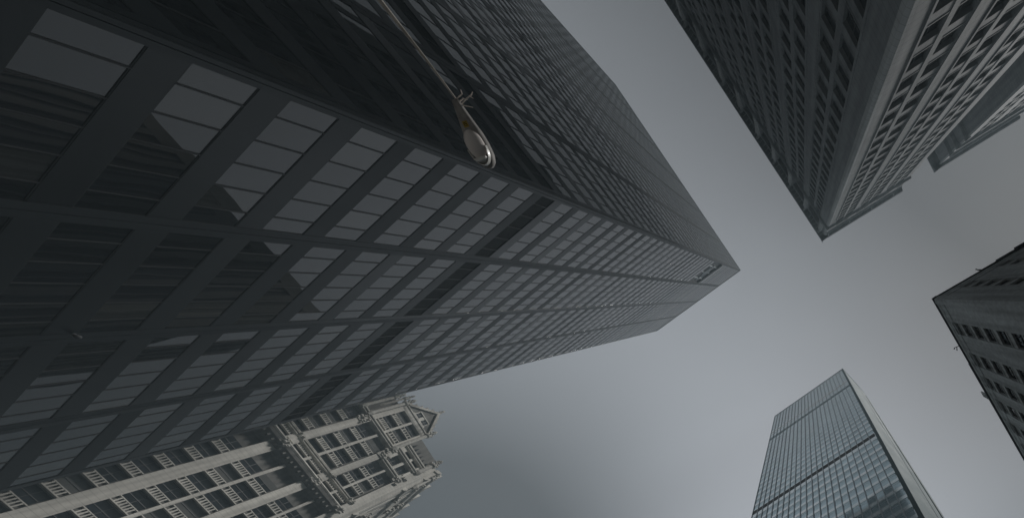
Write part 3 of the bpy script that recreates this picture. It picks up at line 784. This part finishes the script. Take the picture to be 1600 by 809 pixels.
b0, b1, b2_ = GF.pt(5.2*GK, 69*GK, -18), GF.pt(8.55*GK, 73.2*GK, -18), GF.pt(11.9*GK, 69*GK, -18)
rf.quad([p0, p1, b1, b0]); rf.quad([p1, p2, b2_, b1])
for k in range(5): x, y, z = GF.pt((1.2+k*.75)*GK, (65.9+k*.1)*GK, -.7); rf.lathe((x, y, z), [(.3, -.5), (.32, .4), (.2, .9), (.03, 1.5)], 6)
rf.build('roof', [M['slate']], GO)

# ------------------------------------------------------------------ the block across the avenue, seen mirrored in the tower's glass
OB = thing('striped_office_block', 'dark office block with pale upright piers, mirrored in the lower windows of the glass tower', 'building', (114.6, -14.1, 0))
o1 = (114.6, -14.1); HO = 110.0
OW = Face(o1, B=(106.4, -60.0)); ON = Face(o1, B=(175.0, -34.8), view=(140, 40))
wall = MB(); stripe = MB()
k0 = Vector(o1); far = OW.u*46.8
wall.prism([(q.x, q.y) for q in (k0, k0+ON.u*64, k0+ON.u*64+far, k0+far)], -CAMZ, HO)
for k in range(12): stripe.box(OW, .3+k*3.9, 1.7+k*3.9, -CAMZ, HO-2.5, -.1, .7)
stripe.box(OW, -.2, 46.9, HO-2.5, HO+.6, -.5, .75)
for k in range(12): stripe.box(OW, 2.7+k*3.9, 2.95+k*3.9, -CAMZ, HO-2.5, -.1, .35)
for k in range(12): stripe.box(ON, .3+k*5.4, 2.6+k*5.4, -CAMZ, HO-2.5, -.1, .5)
wall.build('wall', [M['louvre']], OB, fix=True); stripe.build('pier', [M['carved_grey']], OB, fix=True)

# ------------------------------------------------------------------ street lamp overhead
SL = thing('street_lamp', 'grey cobra-head street lamp on a long thin arm overhead, before the glass tower', 'street lamp', (2.62, 9.6, .13))
def AZ(px, py, z):
    return None
HZ = 7.5
neck = Vector((3.07, 5.36, HZ+CAMZ)); tip = Vector((3.355, 4.49, HZ+CAMZ+.03))
ax = (tip-neck); LEN = ax.length; ax.normalize(); sd_ = ax.cross(Vector((0, 0, 1))).normalized(); upv = sd_.cross(ax).normalized()
def HP(t, w, h): return tuple(neck+ax*t+sd_*w+upv*h)
arm = MB()
pts = [(3.07, 5.30, 7.52), (3.045, 5.62, 7.50), (3.005, 6.02, 7.44), (2.96, 6.45, 7.34), (2.89, 6.95, 7.2), (2.80, 7.6, 6.95), (2.72, 8.4, 6.5), (2.66, 9.1, 5.9), (2.62, 9.55, 5.2), (2.62, 9.6, 4.6)]
arm.tube([(x, y, z+CAMZ) for x, y, z in pts], [.013, .016, .021, .029, .038, .047, .054, .06, .062, .062], 12)
arm.build('arm', [M['arm_metal']], SL, smooth=True)
pole = MB(); pole.lathe((2.62, 9.6, .13), [(.22, 0), (.22, .5), (.14, .7), (.13, .9), (.085, 6.6), (.05, 6.75)], 14); pole.build('pole', [M['arm_metal']], SL, smooth=True)
hd = MB(); ring = []
for t_, w_, up_, dn_ in ((0, .045, .05, .045), (.06, .055, .06, .05), (.16, .075, .08, .055), (.30, .105, .11, .06), (.42, .135, .14, .06), (.58, .152, .155, .06), (.74, .148, .14, .06), (.84, .115, .10, .05), (.90, .06, .05, .03), (LEN, .01, .01, .01)):
    r = []
    for k in range(24):
        a = 2*math.pi*k/24; c_, s_ = math.cos(a), math.sin(a)
        r.append(HP(t_, w_*c_, (up_*s_ if s_ > 0 else -dn_*min(1, abs(s_)*1.8))))
    ring.append(r)
hd.rings(ring); head = hd.build('lamp_head', [M['lamp_grey']], SL, smooth=True, fix=True)
def bowl(mb, t0, t1, w, depth, h0, nseg=20, rows=6, m=0, scale=1.0):
    tc = (t0+t1)/2; tl = (t1-t0)/2*scale; rr = []
    for j in range(rows+1):
        f = j/rows*math.pi/2; rr.append([HP(tc+tl*math.cos(f)*math.cos(a), w*scale*math.cos(f)*math.sin(a), h0-depth*math.sin(f)) for a in [2*math.pi*k/nseg for k in range(nseg)]])
    rr[-1] = [HP(tc+tl*.02*math.cos(a), w*.02*math.sin(a), h0-depth) for a in [2*math.pi*k/nseg for k in range(nseg)]]
    mb.rings(rr, m)
ln = MB(); bowl(ln, .40, .82, .14, .125, -.066); ln.build('lens', [M['lens']], SL, smooth=True, fix=True)
rm = MB()
arc = [HP(.643+.232*math.cos(a), .138*math.sin(a), -.066) for a in [-1.55+3.1*k/24 for k in range(25)]]
rm.rings([[HP(.643+rr*math.cos(a), (rr-.092)*math.sin(a), hh) for rr, hh in ((.238, -.05), (.247, -.05), (.247, -.10), (.238, -.10))] for a in [-1.55+3.1*k/24 for k in range(25)]]); rm.build('lens_rim', [M['lens_glint']], SL, fix=True)
rfl = MB()
rfl.rings([[HP(.80+.055*math.cos(q)*k2_, .105*math.sin(q), hh) for q in [-1.5+3.0*j/12 for j in range(13)]]+[HP(.795, .10*math.sin(q), hh) for q in [1.5-3.0*j/12 for j in range(13)]] for hh, k2_ in ((-.06, 1.0), (-.15, .7))])
rfl.build('lens_glint', [M['lens_glint']], SL, fix=True)  # added plate, white in place of sky light refracted at the lens end
bl = MB(); bl.tube([HP(.50, 0, -.10), HP(.56, 0, -.11), HP(.62, 0, -.11), HP(.66, 0, -.10)], [.02, .035, .035, .015], 10); bl.build('bulb', [M['pale_metal']], SL, smooth=True)
st = MB(); st.hexa([HP(.285, -.04, -.0645), HP(.365, -.04, -.0645), HP(.365, .04, -.0645), HP(.285, .04, -.0645), HP(.285, -.04, -.056), HP(.365, -.04, -.056), HP(.365, .04, -.056), HP(.285, .04, -.056)])
sticker = st.build('sticker', [M['sticker']], SL, fix=True)
# the digits on the sticker, as flat strokes
dg = MB()
def stroke(x0, y0, x1, y1):      # in sticker units: x across the lamp, y along it
    P = [(.325+y0*.01, x0*.01), (.325+y1*.01, x0*.01), (.325+y1*.01, x1*.01), (.325+y0*.01, x1*.01)]
    dg.hexa([HP(a, b_, -.0662) for a, b_ in P]+[HP(a, b_, -.0640) for a, b_ in P])
for s in ((-2.4, -2.4, -1.6, 2.4), (-.6, -2.4, 2.4, -1.7), (-.6, -1.7, .1, .3), (-.6, -.35, 2.4, .35), (1.7, .35, 2.4, 2.4), (-.6, 1.75, 1.7, 2.4)): stroke(*s)
dgo = dg.build('numerals', [M['ink']], sticker, fix=True)
for path in ([(-.01, .01, .0), (-.05, .06, .03), (-.077, .109, .05), (-.145, .105, .08)],
             [(.05, .02, .03), (-.01, .14, .05), (-.04, .235, .06), (-.075, .275, .07)], [(-.035, .20, .055), (.005, .24, .06)],
             [(.05, .02, .03), (.07, .08, .045), (.105, .17, .06)], [(.02, .01, .02), (-.03, .09, .06), (-.01, .13, .08)]):
    b = MB(); b.tube([HP(*c) for c in path], [.009]*(len(path)-1)+[.005], 6); b.build('bird_spike', [M['twig']], SL)
sp = MB(); sp.lathe(HP(.02, -.03, .05), [(.02, 0), (.03, .01), (.03, .05), (.015, .06)], 10); sp.build('photocell', [M['lamp_grey']], SL)
